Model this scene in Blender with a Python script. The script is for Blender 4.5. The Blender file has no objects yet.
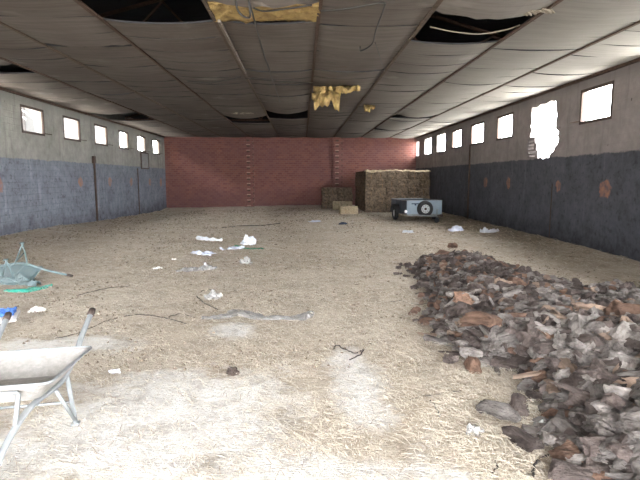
import bpy, bmesh, math, random
import numpy as np
from mathutils import Vector, Matrix, Euler, noise
from mathutils.geometry import tessellate_polygon
random.seed(7)
rng = np.random.default_rng(7)
C = bpy.context.scene.collection
PI = math.pi
# ------------------------------------------------------------------ place constants (metres)
EYE = 1.65
XL, XR, YB, ZC = -7.7, 6.53, 28.75, 3.95     # left wall, right wall, back wall, ceiling height
YF = -4.2                                    # front wall (big opening)
PITCH, YAW = math.radians(7.07), math.radians(2.05)
FPX = 500.0

cam_d = bpy.data.cameras.new('camera'); cam = bpy.data.objects.new('camera', cam_d); C.objects.link(cam)
cam.location = (0, 0, EYE); cam.rotation_euler = (PI/2-PITCH, 0, -YAW)
cam_d.sensor_width = 36; cam_d.lens = 36*FPX/640; cam_d.clip_start = .05; cam_d.clip_end = 300
bpy.context.scene.camera = cam
RM = cam.rotation_euler.to_matrix()
def ray(px, py): return RM @ Vector(((px-320)/FPX, (240-py)/FPX, -1))
def atz(px, py, z=0.0):
    d = ray(px, py); t = (z-EYE)/d.z; return Vector((d.x*t, d.y*t, z))
def aty(px, py, Y):
    d = ray(px, py); t = Y/d.y; return Vector((d.x*t, Y, EYE+d.z*t))

# ------------------------------------------------------------------ materials
def mat(name, rough=.85, metal=0.0):
    m = bpy.data.materials.new(name); m.use_nodes = True
    b = m.node_tree.nodes['Principled BSDF']
    b.inputs['Roughness'].default_value = rough; b.inputs['Metallic'].default_value = metal
    if rough > .8: b.inputs['Specular IOR Level'].default_value = .2
    return m, m.node_tree.nodes, m.node_tree.links, b
class N:
    """small node helper"""
    def __init__(s, m): s.n = m.node_tree.nodes; s.l = m.node_tree.links
    def val(s, node, i, v):
        if v is None: return
        if hasattr(v, 'is_linked') or isinstance(v, bpy.types.NodeSocket): s.l.new(v, node.inputs[i])
        else: node.inputs[i].default_value = v
    def math(s, op, a, b=None, c=None, clamp=False):
        k = s.n.new('ShaderNodeMath'); k.operation = op; k.use_clamp = clamp
        s.val(k, 0, a); s.val(k, 1, b); s.val(k, 2, c); return k.outputs[0]
    def noise(s, vec, scale, detail=4, rough=.6, dist=0, out='Fac'):
        k = s.n.new('ShaderNodeTexNoise'); s.val(k, 'Vector', vec)
        k.inputs['Scale'].default_value = scale; k.inputs['Detail'].default_value = detail
        k.inputs['Roughness'].default_value = rough; k.inputs['Distortion'].default_value = dist
        return k.outputs[out]
    def ramp(s, f, stops):
        k = s.n.new('ShaderNodeValToRGB'); s.l.new(f, k.inputs[0]); e = k.color_ramp.elements
        while len(e) < len(stops): e.new(.5)
        for i, (p, c) in enumerate(stops):
            e[i].position = p; e[i].color = (c[0], c[1], c[2], 1) if hasattr(c, '__len__') else (c, c, c, 1)
        return k.outputs[0]
    def mix(s, f, a, b, mode='MIX'):
        k = s.n.new('ShaderNodeMix'); k.data_type = 'RGBA'; k.blend_type = mode
        s.val(k, 0, f)
        for i, v in ((6, a), (7, b)):
            if isinstance(v, (tuple, list)): v = (v[0], v[1], v[2], 1)
            s.val(k, i, v)
        return k.outputs[2]
    def pos(s): return s.n.new('ShaderNodeNewGeometry').outputs['Position']
    def objc(s): return s.n.new('ShaderNodeTexCoord').outputs['Object']
    def sep(s, v):
        k = s.n.new('ShaderNodeSeparateXYZ'); s.l.new(v, k.inputs[0]); return k.outputs
    def comb(s, x, y, z):
        k = s.n.new('ShaderNodeCombineXYZ'); s.val(k, 0, x); s.val(k, 1, y); s.val(k, 2, z); return k.outputs[0]
    def mapv(s, v, scale=(1,1,1), rot=(0,0,0)):
        k = s.n.new('ShaderNodeMapping'); s.l.new(v, k.inputs[0]); k.inputs['Scale'].default_value = scale
        k.inputs['Rotation'].default_value = rot; return k.outputs[0]
    def bump(s, h, st=.5, dist=.02):
        k = s.n.new('ShaderNodeBump'); k.inputs['Strength'].default_value = st; k.inputs['Distance'].default_value = dist
        s.l.new(h, k.inputs['Height']); return k.outputs[0]
    def dist(s, a, c):
        k = s.n.new('ShaderNodeVectorMath'); k.operation = 'DISTANCE'; s.l.new(a, k.inputs[0]); k.inputs[1].default_value = c
        return k.outputs['Value']
    def rand(s): return s.n.new('ShaderNodeObjectInfo').outputs['Random']

def simple(name, col, rough=.7, metal=0.0, var=.25, scale=6, bump=.2, col2=None, rnd=0.0):
    m, n, l, b = mat(name, rough, metal); k = N(m)
    c2 = col2 or tuple(x*(1-var*1.6) for x in col)
    f = k.ramp(k.noise(k.objc(), scale, 5, .65), [(.3, 0), (.7, 1)])
    c = k.mix(f, c2, col)
    if rnd:
        v = k.math('MULTIPLY_ADD', k.rand(), rnd*2, 1-rnd)
        h = n.new('ShaderNodeHueSaturation'); l.new(c, h.inputs['Color']); l.new(v, h.inputs['Value']); c = h.outputs[0]
    l.new(c, b.inputs['Base Color'])
    if bump: l.new(k.bump(k.noise(k.objc(), scale*6, 4), bump, .01), b.inputs['Normal'])
    return m

M = {}
M['galv'] = simple('galvanised_steel', (.27,.28,.28), .6, .25, .2, 9, .1, (.17,.185,.195))
M['tray'] = simple('dusty_steel_tray', (.33,.31,.29), .8, .05, .2, 30, .3, (.22,.21,.20))
M['bluegrey'] = simple('blue_grey_paint', (.22,.27,.31), .5, .1, .2, 8, .1)
M['green'] = simple('teal_green_paint', (.10,.155,.165), .5, .1, .25, 6, .1, (.14,.17,.17))
M['grip'] = simple('brown_rubber_grip', (.05,.033,.026), .8)
M['rubber'] = simple('black_rubber', (.018,.018,.02), .8, 0, .2, 10, .3)
M['dark'] = simple('dark_rusty_steel', (.035,.028,.025), .75, .2, .2, 20, .2, (.07,.035,.02))
M['rust'] = simple('rust_brown_steel', (.095,.06,.045), .85, 0, .3, 12, .4)
M['timber'] = simple('old_batten', (.12,.09,.07), .9, 0, .3, 8, .4)
M['trailer'] = simple('trailer_panel', (.27,.33,.38), .45, .2, .12, 4, .05)
M['trailer_side'] = simple('dark_trailer_side', (.055,.07,.09), .45, .3, .2, 4, .05)
M['rim'] = simple('silver_rim', (.55,.55,.56), .35, .6, .1, 10, 0)
M['lamp'] = simple('white_lamp_lens', (.85,.85,.85), .15, 0, .03, 10, 0)
M['bag'] = simple('white_plastic', (.62,.65,.70), .3, 0, .12, 9, .5)
M['bagclear'] = simple('cloudy_plastic', (.27,.26,.25), .3, 0, .15, 9, .5)
M['bagblue'] = simple('pale_blue_plastic', (.42,.48,.62), .35, 0, .2, 9, .5, (.65,.66,.75))
M['paper'] = simple('white_paper', (.75,.74,.72), .8, 0, .08, 9, .3)
M['navy'] = simple('dark_blue_cloth', (.03,.05,.09), .8)
M['blue'] = simple('blue_cloth', (.05,.14,.42), .8, 0, .3, 12, .5)
M['net'] = simple('green_plastic', (.03,.42,.30), .5, 0, .3, 20, .5)
M['net2'] = simple('dark_green_plastic', (.02,.24,.12), .5, 0, .3, 20, .5)
M['board'] = simple('pale_board', (.55,.52,.48), .8, 0, .15, 5, .3)
M['twine'] = simple('dark_twine', (.06,.05,.045), .9, 0, .2, 30, 0)
M['cable'] = simple('black_cable', (.02,.018,.017), .6, 0, .1, 30, 0)
M['insul'] = simple('yellow_insulation', (.44,.32,.13), .95, 0, .3, 7, 1.0, (.20,.13,.06))
M['shred'] = simple('torn_board_edge', (.27,.235,.19), .95, 0, .3, 9, .5)
M['chalk'] = simple('mortar', (.34,.22,.18), .95, 0, .3, 9, .5)
M['strip'] = simple('straw_twine', (.35,.2,.08), .9, 0, .1, 9, 0)

# barks
def barkmat(name, c1, c2):
    m, n, l, b = mat(name, .95); k = N(m)
    v = k.mapv(k.objc(), (3, 12, 12))
    f = k.ramp(k.math('MULTIPLY_ADD', k.noise(v, 1.6, 6, .7), .5, k.math('MULTIPLY', k.noise(k.pos(), 5, 4, .7), .5)), [(.38, 0), (.6, 1)])
    c = k.mix(f, c2, c1)
    h = n.new('ShaderNodeHueSaturation'); l.new(c, h.inputs['Color']); l.new(k.math('MULTIPLY_ADD', k.rand(), .7, .65), h.inputs['Value'])
    l.new(h.outputs[0], b.inputs['Base Color'])
    l.new(k.bump(k.noise(v, 4, 6, .8), 1.0, .05), b.inputs['Normal'])
    return m
BARK = [('dark brown', barkmat('dark_bark', (.20,.16,.145), (.05,.037,.033))),
        ('grey-brown', barkmat('grey_bark', (.40,.36,.335), (.12,.10,.09))),
        ('rust-red', barkmat('rust_bark', (.34,.21,.15), (.13,.08,.06))),
        ('pale tan', barkmat('tan_bark', (.48,.35,.27), (.25,.18,.14)))]

# concrete/straw floor
def floor_mat():
    m, n, l, b = mat('straw_littered_concrete', .95); k = N(m); p = k.pos(); s = k.sep(p)
    # straw fibres: several stretched noises at different angles
    fib = None
    for i, a in enumerate((.3, 1.25, 2.2, 2.9)):
        v = k.mapv(p, (14, 120, 1), (0, 0, a)); f = k.noise(v, 1.0, 2, .5)
        f = k.ramp(f, [(.54, 0), (.64, 1)])
        fib = f if fib is None else k.mix(1.0, fib, f, 'LIGHTEN')
    big = k.ramp(k.noise(p, .55, 5, .62), [(.35, 0), (.65, 1)])
    fine = k.noise(k.mapv(p, (1, 1.3, 1)), 9, 6, .75)
    straw_d = k.mix(big, (.29,.24,.185), (.39,.335,.27))
    straw_l = k.mix(big, (.50,.43,.34), (.64,.57,.475))
    fac = k.math('MULTIPLY_ADD', fine, 1.7, -.35, clamp=True)
    straw = k.mix(k.math('MAXIMUM', k.math('MULTIPLY', fib, .8), fac), straw_d, straw_l)
    # litter coloured darker and browner towards the back and along the right wall
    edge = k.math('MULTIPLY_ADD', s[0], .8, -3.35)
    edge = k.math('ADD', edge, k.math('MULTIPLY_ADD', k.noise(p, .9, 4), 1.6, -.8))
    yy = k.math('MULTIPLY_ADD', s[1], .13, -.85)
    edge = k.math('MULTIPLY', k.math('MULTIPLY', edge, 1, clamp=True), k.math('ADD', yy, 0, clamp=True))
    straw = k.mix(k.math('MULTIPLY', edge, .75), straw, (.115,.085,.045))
    deep = k.math('MULTIPLY_ADD', s[1], .07, -.55, clamp=True)
    straw = k.mix(k.math('MULTIPLY', deep, .1), straw, (.32,.25,.18))
    # bare dusty concrete near the opening
    d = None
    for (cx, cy, rx, ry) in ((-.95, 3.3, 1.15, 1.05), (.42, 3.9, .27, .95), (-2.2, 2.6, 1.0, .9), (0.0, 2.2, 1.6, .75), (-.75, 5.3, .28, .4), (-2.4, 4.9, .9, .3)):
        q = k.comb(k.math('MULTIPLY_ADD', s[0], 1/rx, -cx/rx), k.math('MULTIPLY_ADD', s[1], 1/ry, -cy/ry), 0.0)
        dd = k.dist(q, (0, 0, 0)); d = dd if d is None else k.math('MINIMUM', d, dd)
    d = k.math('ADD', d, k.math('MULTIPLY_ADD', k.noise(p, 2.0, 8, .78), 2.4, -1.2))
    bare = k.math('SUBTRACT', 1.0, k.ramp(d, [(.62, 0), (1.05, 1)]), clamp=True)
    bare = k.math('MULTIPLY', bare, k.math('SUBTRACT', 1.0, k.math('MULTIPLY', fib, .28)))
    conc = k.mix(k.noise(p, 5, 6, .7), (.60,.585,.56), (.80,.785,.76))
    col = k.mix(bare, straw, conc)
    # dark crumbs
    mt = k.ramp(k.noise(p, 2.6, 8, .8), [(.36, 1), (.52, 0)])
    col = k.mix(k.math('MULTIPLY', mt, .55), col, (.20,.16,.115))
    mt2 = k.ramp(k.noise(k.mapv(p, (1.2, 1, 1)), 7.5, 5, .8), [(.52, 0), (.66, 1)])
    col = k.mix(k.math('MULTIPLY', mt2, .3), col, (.70,.63,.53))
    cr = k.ramp(k.noise(p, 26, 3, .6), [(.27, 1), (.33, 0)])
    col = k.mix(k.math('MULTIPLY', cr, .6), col, (.09,.07,.055))
    l.new(col, b.inputs['Base Color'])
    l.new(k.bump(k.math('ADD', k.math('MULTIPLY', fine, 1.3), k.math('MULTIPLY', fib, .7)), .7, .03), b.inputs['Normal'])
    return m
M['floor'] = floor_mat()
M['ground'] = simple('pale_yard_gravel', (.50,.48,.44), .95, 0, .15, 3, .3)

def straw_mat(name, c1, c2, bale=False):
    m, n, l, b = mat(name, .95); k = N(m); p = k.objc()
    f = k.noise(k.mapv(p, (6, 6, 30) if bale else (10, 10, 10)), 2.2, 6, .75)
    g = k.noise(p, 9, 4, .7)
    f = k.ramp(k.math('MULTIPLY_ADD', g, .5, k.math('MULTIPLY', f, .5)), [(.38, 0), (.6, 1)])
    c = k.mix(f, c2, c1)
    h = n.new('ShaderNodeHueSaturation'); l.new(c, h.inputs['Color']); l.new(k.math('MULTIPLY_ADD', k.rand(), .35, .82), h.inputs['Value'])
    l.new(h.outputs[0], b.inputs['Base Color'])
    l.new(k.bump(k.noise(k.mapv(p, (8, 8, 40)), 2, 6, .8), 1.0, .05), b.inputs['Normal'])
    return m
M['bale'] = straw_mat('baled_straw', (.22,.165,.115), (.022,.016,.012), True)
M['loose'] = straw_mat('loose_straw', (.66,.55,.38), (.40,.31,.19))
M['loosetop'] = straw_mat('bale_top_straw', (.52,.43,.29), (.26,.2,.13))

def wall_mat(name, side, up1, up2, lo1, lo2, patches, X):
    m, n, l, b = mat(name, .92); k = N(m); p = k.pos(); s = k.sep(p)
    big = k.noise(p, .7, 6, .65); med = k.noise(p, 4, 6, .7); fin = k.noise(p, 22, 4, .6)
    st = k.noise(k.mapv(p, (1, 3.0, .35)), 1.5, 5, .65)      # vertical run streaks
    upper = k.mix(k.ramp(k.math('MULTIPLY_ADD', med, .5, k.math('MULTIPLY', big, .5)), [(.35, 0), (.65, 1)]), up2, up1)
    upper = k.mix(k.math('MULTIPLY', k.ramp(st, [(.28, 1), (.45, 0)]), .45), upper, tuple(x*.5 for x in up2))
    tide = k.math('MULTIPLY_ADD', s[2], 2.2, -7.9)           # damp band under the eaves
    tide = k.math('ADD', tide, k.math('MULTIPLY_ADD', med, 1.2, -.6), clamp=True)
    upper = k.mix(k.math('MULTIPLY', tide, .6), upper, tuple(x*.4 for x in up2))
    upper = k.mix(k.math('MULTIPLY', k.ramp(k.noise(p, 7, 2), [(.22, 1), (.27, 0)]), .8), upper, (.05,.045,.04))
    lower = k.mix(k.ramp(k.math('MULTIPLY_ADD', med, .5, k.math('MULTIPLY', big, .5)), [(.35, 0), (.68, 1)]), lo2, lo1)
    lower = k.mix(k.math('MULTIPLY', k.ramp(st, [(.58, 0), (.72, 1)]), .35), lower, tuple(x*1.9 for x in lo1))
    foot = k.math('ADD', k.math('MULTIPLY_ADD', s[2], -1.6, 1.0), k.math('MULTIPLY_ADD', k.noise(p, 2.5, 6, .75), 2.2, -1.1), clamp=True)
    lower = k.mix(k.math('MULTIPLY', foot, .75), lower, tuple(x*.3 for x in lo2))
    # brick coursing grinning through the paint
    br = n.new('ShaderNodeTexBrick'); l.new(k.comb(s[1], s[2], 0.0), br.inputs['Vector'])
    br.inputs['Scale'].default_value = 1; br.inputs['Brick Width'].default_value = .42; br.inputs['Row Height'].default_value = .17
    br.inputs['Mortar Size'].default_value = .012; br.inputs['Mortar Smooth'].default_value = .5
    vis = k.ramp(big, [(.4, 0), (.6, 1)])
    lower = k.mix(k.math('MULTIPLY', k.math('MULTIPLY', br.outputs['Fac'], vis), .6 if side < 0 else .12), lower, tuple(x*.45 for x in lo1))
    lower = k.mix(k.ramp(k.noise(p, 2.4, 7, .75), [(.4, 0), (.72, .3)]), lower, tuple(x*2.1 for x in lo1))
    lower = k.mix(k.ramp(k.noise(p, 9, 5, .7), [(.32, .6), (.47, 0)]), lower, tuple(x*.4 for x in lo2))
    line = k.math('ADD', s[2], k.math('MULTIPLY_ADD', k.noise(p, 3, 5, .7), .16, -.08))
    isup = k.ramp(k.math('MULTIPLY_ADD', line, 12, -2.18*12+.5, clamp=True), [(.3, 0), (.7, 1)])
    c = k.mix(isup, lower, upper)
    # knocked-off squares of brick
    dn = k.noise(p, 5, 4, .7, out='Color')
    va = n.new('ShaderNodeVectorMath'); va.operation = 'MULTIPLY_ADD'; l.new(dn, va.inputs[0]); va.inputs[1].default_value = (.28,)*3
    l.new(p, va.inputs[2]); d = None
    for (py, pz, r) in patches:
        q = k.mapv(va.outputs[0], (1, 1, 1)); dd = k.math('DIVIDE', k.dist(q, (X+.14, py+.14, pz+.14)), r)
        d = dd if d is None else k.math('MINIMUM', d, dd)
    pm = k.ramp(d, [(.82, 1), (1.0, 0)])
    pm = k.math('MULTIPLY', pm, k.ramp(k.noise(p, 6, 4, .7), [(.35, .25), (.6, 1)]))
    c = k.mix(k.math('MULTIPLY', pm, .95), c, k.mix(med, (.33,.14,.08), (.24,.14,.10)))
    l.new(c, b.inputs['Base Color'])
    hgt = k.math('ADD', k.math('MULTIPLY', fin, .3), k.math('ADD', k.math('MULTIPLY', med, .7), k.math('MULTIPLY', pm, -.8)))
    hgt = k.math('SUBTRACT', hgt, k.math('MULTIPLY', k.math('MULTIPLY', br.outputs['Fac'], vis), .3))
    l.new(k.bump(hgt, .6, .02), b.inputs['Normal'])
    return m
M['wall_l'] = wall_mat('limewashed_wall_left', -1, (.29,.28,.25), (.16,.155,.135), (.165,.175,.20), (.09,.098,.118),
    [(13.0,1.47,.26), (17.8,1.5,.2), (20.5,1.5,.2), (23.0,1.48,.2), (25.8,1.45,.22), (27.8,1.42,.24)], XL)
M['wall_r'] = wall_mat('limewashed_wall_right_shaded', 1, (.27,.24,.23), (.165,.145,.14), (.078,.08,.092), (.045,.047,.056),  # the left wall's paint, darkened here to carry the backlit shade
    [(10.6,1.42,.21), (12.6,1.45,.15), (15.7,1.5,.18), (17.7,1.5,.2)], XR)

def brick_mat():
    m, n, l, b = mat('red_hollow_brick', .9); k = N(m); p = k.pos(); s = k.sep(p)
    br = n.new('ShaderNodeTexBrick'); l.new(k.comb(k.math('ADD', s[0], s[1]), s[2], 0.0), br.inputs['Vector'])
    br.inputs['Scale'].default_value = 1; br.inputs['Brick Width'].default_value = .25; br.inputs['Row Height'].default_value = .115
    br.inputs['Mortar Size'].default_value = .012
    br.inputs['Color1'].default_value = (.165,.066,.048,1); br.inputs['Color2'].default_value = (.11,.04,.032,1)
    br.inputs['Mortar'].default_value = (.15,.085,.07,1)
    big = k.noise(p, .8, 5, .6)
    c = k.mix(k.ramp(big, [(.35, .6), (.65, 0)]), br.outputs['Color'], (.11,.055,.058))
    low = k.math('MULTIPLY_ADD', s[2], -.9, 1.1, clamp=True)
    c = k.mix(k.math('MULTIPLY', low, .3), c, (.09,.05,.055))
    l.new(c, b.inputs['Base Color'])
    l.new(k.bump(k.math('MULTIPLY_ADD', br.outputs['Fac'], -1, k.noise(p, 20, 4)), .6, .01), b.inputs['Normal'])
    return m
M['brick'] = brick_mat()

def ceil_mat():
    m, n, l, b = mat('grey_fibre_ceiling_board', .9); k = N(m); p = k.pos()
    big = k.noise(p, .5, 5, .6); rib = k.noise(k.mapv(p, (.7, 9, 1)), 1.3, 4, .6); fin = k.noise(p, 15, 4, .7)
    c = k.mix(k.ramp(big, [(.33, 0), (.67, 1)]), (.105,.088,.078), (.145,.127,.113))
    c = k.mix(k.math('MULTIPLY', k.ramp(rib, [(.4, 1), (.58, 0)]), .45), c, (.065,.052,.046))
    c = k.mix(k.math('MULTIPLY', k.ramp(k.noise(p, 1.1, 3, .5), [(.66, 0), (.76, 1)]), .5), c, (.27,.25,.23))
    c = k.mix(k.math('MULTIPLY', k.ramp(k.noise(p, .9, 5, .7, 1.0), [(.28, 1), (.36, 0)]), .5), c, (.10,.065,.045))
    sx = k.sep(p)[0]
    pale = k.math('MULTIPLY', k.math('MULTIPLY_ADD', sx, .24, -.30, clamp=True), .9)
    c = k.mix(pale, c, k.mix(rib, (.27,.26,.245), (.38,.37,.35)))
    l.new(c, b.inputs['Base Color'])
    l.new(k.bump(k.math('ADD', rib, k.math('MULTIPLY', fin, .4)), .35, .02), b.inputs['Normal'])
    return m
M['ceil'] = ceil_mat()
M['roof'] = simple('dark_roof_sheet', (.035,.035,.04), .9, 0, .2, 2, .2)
M['plaster'] = simple('neighbour_plaster', (.03,.027,.025), .9, 0, .15, 1.5, .2)
M['white_plaster'] = simple('white_neighbour_plaster', (.055,.054,.052), .9, 0, .06, 1.5, .1)

# ------------------------------------------------------------------ mesh helpers
def link(name, me, m, parent=None, loc=None, rot=None):
    if m is not None:
        for x in (m if isinstance(m, (list, tuple)) else [m]): me.materials.append(x)
    o = bpy.data.objects.new(name, me); C.objects.link(o)
    if parent: o.parent = parent
    if loc is not None: o.location = loc
    if rot is not None: o.rotation_euler = rot
    return o
def build(name, bm, m, parent=None, loc=None, rot=None, smooth=False):
    bmesh.ops.recalc_face_normals(bm, faces=bm.faces)
    me = bpy.data.meshes.new(name); bm.to_mesh(me); bm.free()
    if smooth:
        for f in me.polygons: f.use_smooth = True
    return link(name, me, m, parent, loc, rot)
def tag(o, label=None, cat=None, group=None, kind=None):
    if label: o['label'] = label
    if cat: o['category'] = cat
    if group: o['group'] = group
    if kind: o['kind'] = kind
    return o
def empty(name, loc, rz=0, rot=None):
    o = bpy.data.objects.new(name, None); C.objects.link(o); o.location = loc
    o.rotation_euler = rot if rot is not None else (0, 0, rz); o.empty_display_size = .1
    return o
def struct(name, bm, m, parent=None, smooth=False):
    o = build(name, bm, m, parent, smooth=smooth)
    if parent is None: o['kind'] = 'structure'
    return o
def box(bm, c, s, bevel=0.0, rot=None):
    mtx = Matrix.Translation(c) @ (rot.to_matrix().to_4x4() if rot else Matrix()) @ Matrix.Diagonal((s[0], s[1], s[2], 1))
    r = bmesh.ops.create_cube(bm, size=1, matrix=mtx)
    if bevel:
        es = list({e for v in r['verts'] for e in v.link_edges})
        bmesh.ops.bevel(bm, geom=es, offset=bevel, segments=2, affect='EDGES', profile=.6)
def tube(bm, pts, r, seg=8, caps=True):
    pts = [Vector(p) for p in pts]; rings = []
    up = None
    for i, p in enumerate(pts):
        t = (pts[min(i+1, len(pts)-1)] - pts[max(i-1, 0)]).normalized()
        if up is None: up = t.orthogonal().normalized()
        up = (up - t*up.dot(t)).normalized(); sd = t.cross(up)
        rr = r[i] if isinstance(r, (list, tuple)) else r
        rings.append([bm.verts.new(p + (up*math.cos(a)+sd*math.sin(a))*rr) for a in [2*PI*k/seg for k in range(seg)]])
    for a, b in zip(rings, rings[1:]):
        for k in range(seg): bm.faces.new((a[k], a[(k+1) % seg], b[(k+1) % seg], b[k]))
    if caps:
        bm.faces.new(rings[0][::-1]); bm.faces.new(rings[-1])
def smoothpath(pts, n=6):
    pts = [Vector(p) for p in pts]; out = []
    for i in range(len(pts)-1):
        p0, p1, p2, p3 = pts[max(i-1, 0)], pts[i], pts[i+1], pts[min(i+2, len(pts)-1)]
        for k in range(n):
            t = k/n
            out.append(.5*((2*p1)+(p2-p0)*t+(2*p0-5*p1+4*p2-p3)*t*t+(3*p1-p0-3*p2+p3)*t**3))
    out.append(pts[-1]); return out
def torus(bm, R, r, seg=28, s2=10, sy=1.0, mtx=None):
    mtx = mtx or Matrix(); rings = []
    for i in range(seg):
        a = 2*PI*i/seg
        rings.append([bm.verts.new(mtx @ Vector(((R+r*math.cos(b))*math.cos(a), r*sy*math.sin(b), (R+r*math.cos(b))*math.sin(a)))) for b in [2*PI*k/s2 for k in range(s2)]])
    for i in range(seg):
        a, b = rings[i], rings[(i+1) % seg]
        for k in range(s2): bm.faces.new((a[k], a[(k+1) % s2], b[(k+1) % s2], b[k]))
def lathe_y(bm, prof, seg=28, mtx=None):      # prof: (radius, y) pairs about the y axis
    mtx = mtx or Matrix(); rings = []
    for (r, y) in prof:
        rings.append([bm.verts.new(mtx @ Vector((r*math.cos(2*PI*k/seg), y, r*math.sin(2*PI*k/seg)))) for k in range(seg)])
    for a, b in zip(rings, rings[1:]):
        for k in range(seg): bm.faces.new((a[k], a[(k+1) % seg], b[(k+1) % seg], b[k]))
    bm.faces.new(rings[0]); bm.faces.new(rings[-1][::-1])
def nz(x, y, z=0.0, s=1.0): return noise.noise(Vector((x*s, y*s, z*s)))

# ------------------------------------------------------------------ floor
def H(x, y):
    h = .022*nz(x, y, 3.1, 1.3) + .012*nz(x, y, 8.2, 4.0)
    h *= min(1, max(0.15, (y-2.5)/3))
    f = max(0, min(1, (y-7)/4))
    dl = max(0, x-XL); dr = max(0, XR-x); db = max(0, YB-y)
    h += f*(.20*math.exp(-dl/.7)*(1 if y < 15 else math.exp(-(y-15)/4)) + .08*math.exp(-dr/.5)) + .10*math.exp(-db/.8)
    h += f*.05*max(0, nz(x, y, 5.5, .8))
    h -= .14*max(0, min(1, (y-17)/10))*max(0, min(1, (-x-1)/5))
    return h
bm = bmesh.new()
nx, ny = 110, 210
ys = [YF + (YB-YF+.12)*(j/ny)**1.25 for j in range(ny+1)]
grid = [[bm.verts.new((XL-.1+(XR-XL+.2)*i/nx, y, H(XL+(XR-XL)*i/nx, y))) for i in range(nx+1)] for y in ys]
for j in range(ny):
    for i in range(nx): bm.faces.new((grid[j][i], grid[j][i+1], grid[j+1][i+1], grid[j+1][i]))
struct('floor', bm, M['floor'], smooth=True)
bm = bmesh.new(); box(bm, (0, 10, -.42), (140, 140, .2)); struct('ground', bm, M['ground'])
bm = bmesh.new(); box(bm, (-.6, -6, -.19), (22, 13, .26)); struct('floor_slab', bm, M['ground'])

# ------------------------------------------------------------------ walls as extruded outlines with real openings
def wall_from_outline(name, outer, holes, thick, to_world, m):
    cu = bpy.data.curves.new(name, 'CURVE'); cu.dimensions = '2D'; cu.fill_mode = 'BOTH'; cu.extrude = thick/2
    for poly in [outer]+holes:
        sp = cu.splines.new('POLY'); sp.points.add(len(poly)-1); sp.use_cyclic_u = True
        for p, q in zip(sp.points, poly): p.co = (q[0], q[1], 0, 1)
    tmp = bpy.data.objects.new(name, cu); C.objects.link(tmp)
    bpy.context.view_layer.update()
    me = bpy.data.meshes.new_from_object(tmp.evaluated_get(bpy.context.evaluated_depsgraph_get()))
    bpy.data.objects.remove(tmp); me.transform(to_world); me.name = name
    me.materials.clear()
    o = link(name, me, m); o['kind'] = 'structure'; return o
def rect(a0, a1, b0, b1): return [(a0, b0), (a1, b0), (a1, b1), (a0, b1)]
TH = .16
def side_mtx(X):   # (u, v) -> (X, u, v)
    return Matrix(((0, 0, 1, X), (1, 0, 0, 0), (0, 1, 0, 0), (0, 0, 0, 1)))
ZT = 4.35
winL = [(14.31+2.45*k, 15.56+2.45*k) for k in range(-6, 6)]
winR = [(10.55-2.43*k, 11.8-2.43*k) for k in (5, 4, 3, 2, 1, 0)] + [(15.56, 16.85), (18.04, 19.44), (20.59, 21.91), (22.97, 24.34), (25.46, 26.82), (28.08, 28.72)]
ZW0, ZW1 = 2.89, 3.66
fit = []
holesL = [rect(a, b, ZW0, ZW1) for a, b in winL]
holesR = [rect(a, b, ZW0, ZW1+.02) for a, b in winR]
# the broken-out opening: ragged outline traced on the wall plane
rag = [(12.95,3.60),(13.2,3.66),(13.5,3.62),(13.75,3.65),(14.0,3.60),(14.3,3.63),(14.33,3.4),(14.28,3.2),(14.36,3.12),(14.26,3.0),(14.33,2.9),(14.36,2.8),
       (14.05,2.78),(14.0,2.62),(13.9,2.6),(13.93,2.42),(13.82,2.4),(13.86,2.3),(13.8,2.18),(13.62,2.22),(13.5,2.14),(13.3,2.2),(13.2,2.16),(13.12,2.3),
       (12.95,2.34),(12.9,2.46),(12.78,2.5),(12.72,2.66),(12.8,2.72),(12.74,2.82),(12.9,2.9),(12.92,3.1),(12.87,3.25),(12.93,3.4)]
holesR.append(rag)
for i in range(5):                            # open cells of the hollow bricks left at its lower corner
    for j in range(5):
        a, z = 13.97+.10*i-(.03 if j % 2 else 0), 2.24+.105*j
        if (i, j) in ((0, 3), (0, 4), (4, 0), (0, 2)): continue
        holesR.append(rect(a, a+.07, z, z+.07))
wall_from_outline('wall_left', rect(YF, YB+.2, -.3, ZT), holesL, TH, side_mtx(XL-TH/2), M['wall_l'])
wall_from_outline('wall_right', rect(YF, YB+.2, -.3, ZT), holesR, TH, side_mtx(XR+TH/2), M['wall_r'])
fm = Matrix(((1, 0, 0, 0), (0, 0, 1, YB+.1), (0, 1, 0, 0), (0, 0, 0, 1)))
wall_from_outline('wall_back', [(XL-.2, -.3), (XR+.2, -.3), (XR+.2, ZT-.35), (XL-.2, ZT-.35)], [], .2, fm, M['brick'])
wall_from_outline('gable_back', [(XL-.2, ZT-.35), (XR+.2, ZT-.35), (XR+.2, ZT), ((XL+XR)/2, 6.3), (XL-.2, ZT)], [], .2, fm, M['roof'])  # gable coloured dark instead of brick so the roof void reads unlit
fm = Matrix(((1, 0, 0, 0), (0, 0, 1, YF-.1), (0, 1, 0, 0), (0, 0, 0, 1)))
wall_from_outline('wall_front', [(XL-.2, -.3), (-6.9, -.3), (-6.9, 3.8), (3.6, 3.8), (3.6, -.3), (XR+.2, -.3), (XR+.2, ZT), ((XL+XR)/2, 6.3), (XL-.2, ZT)], [], .2, fm, M['wall_l'])

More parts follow.
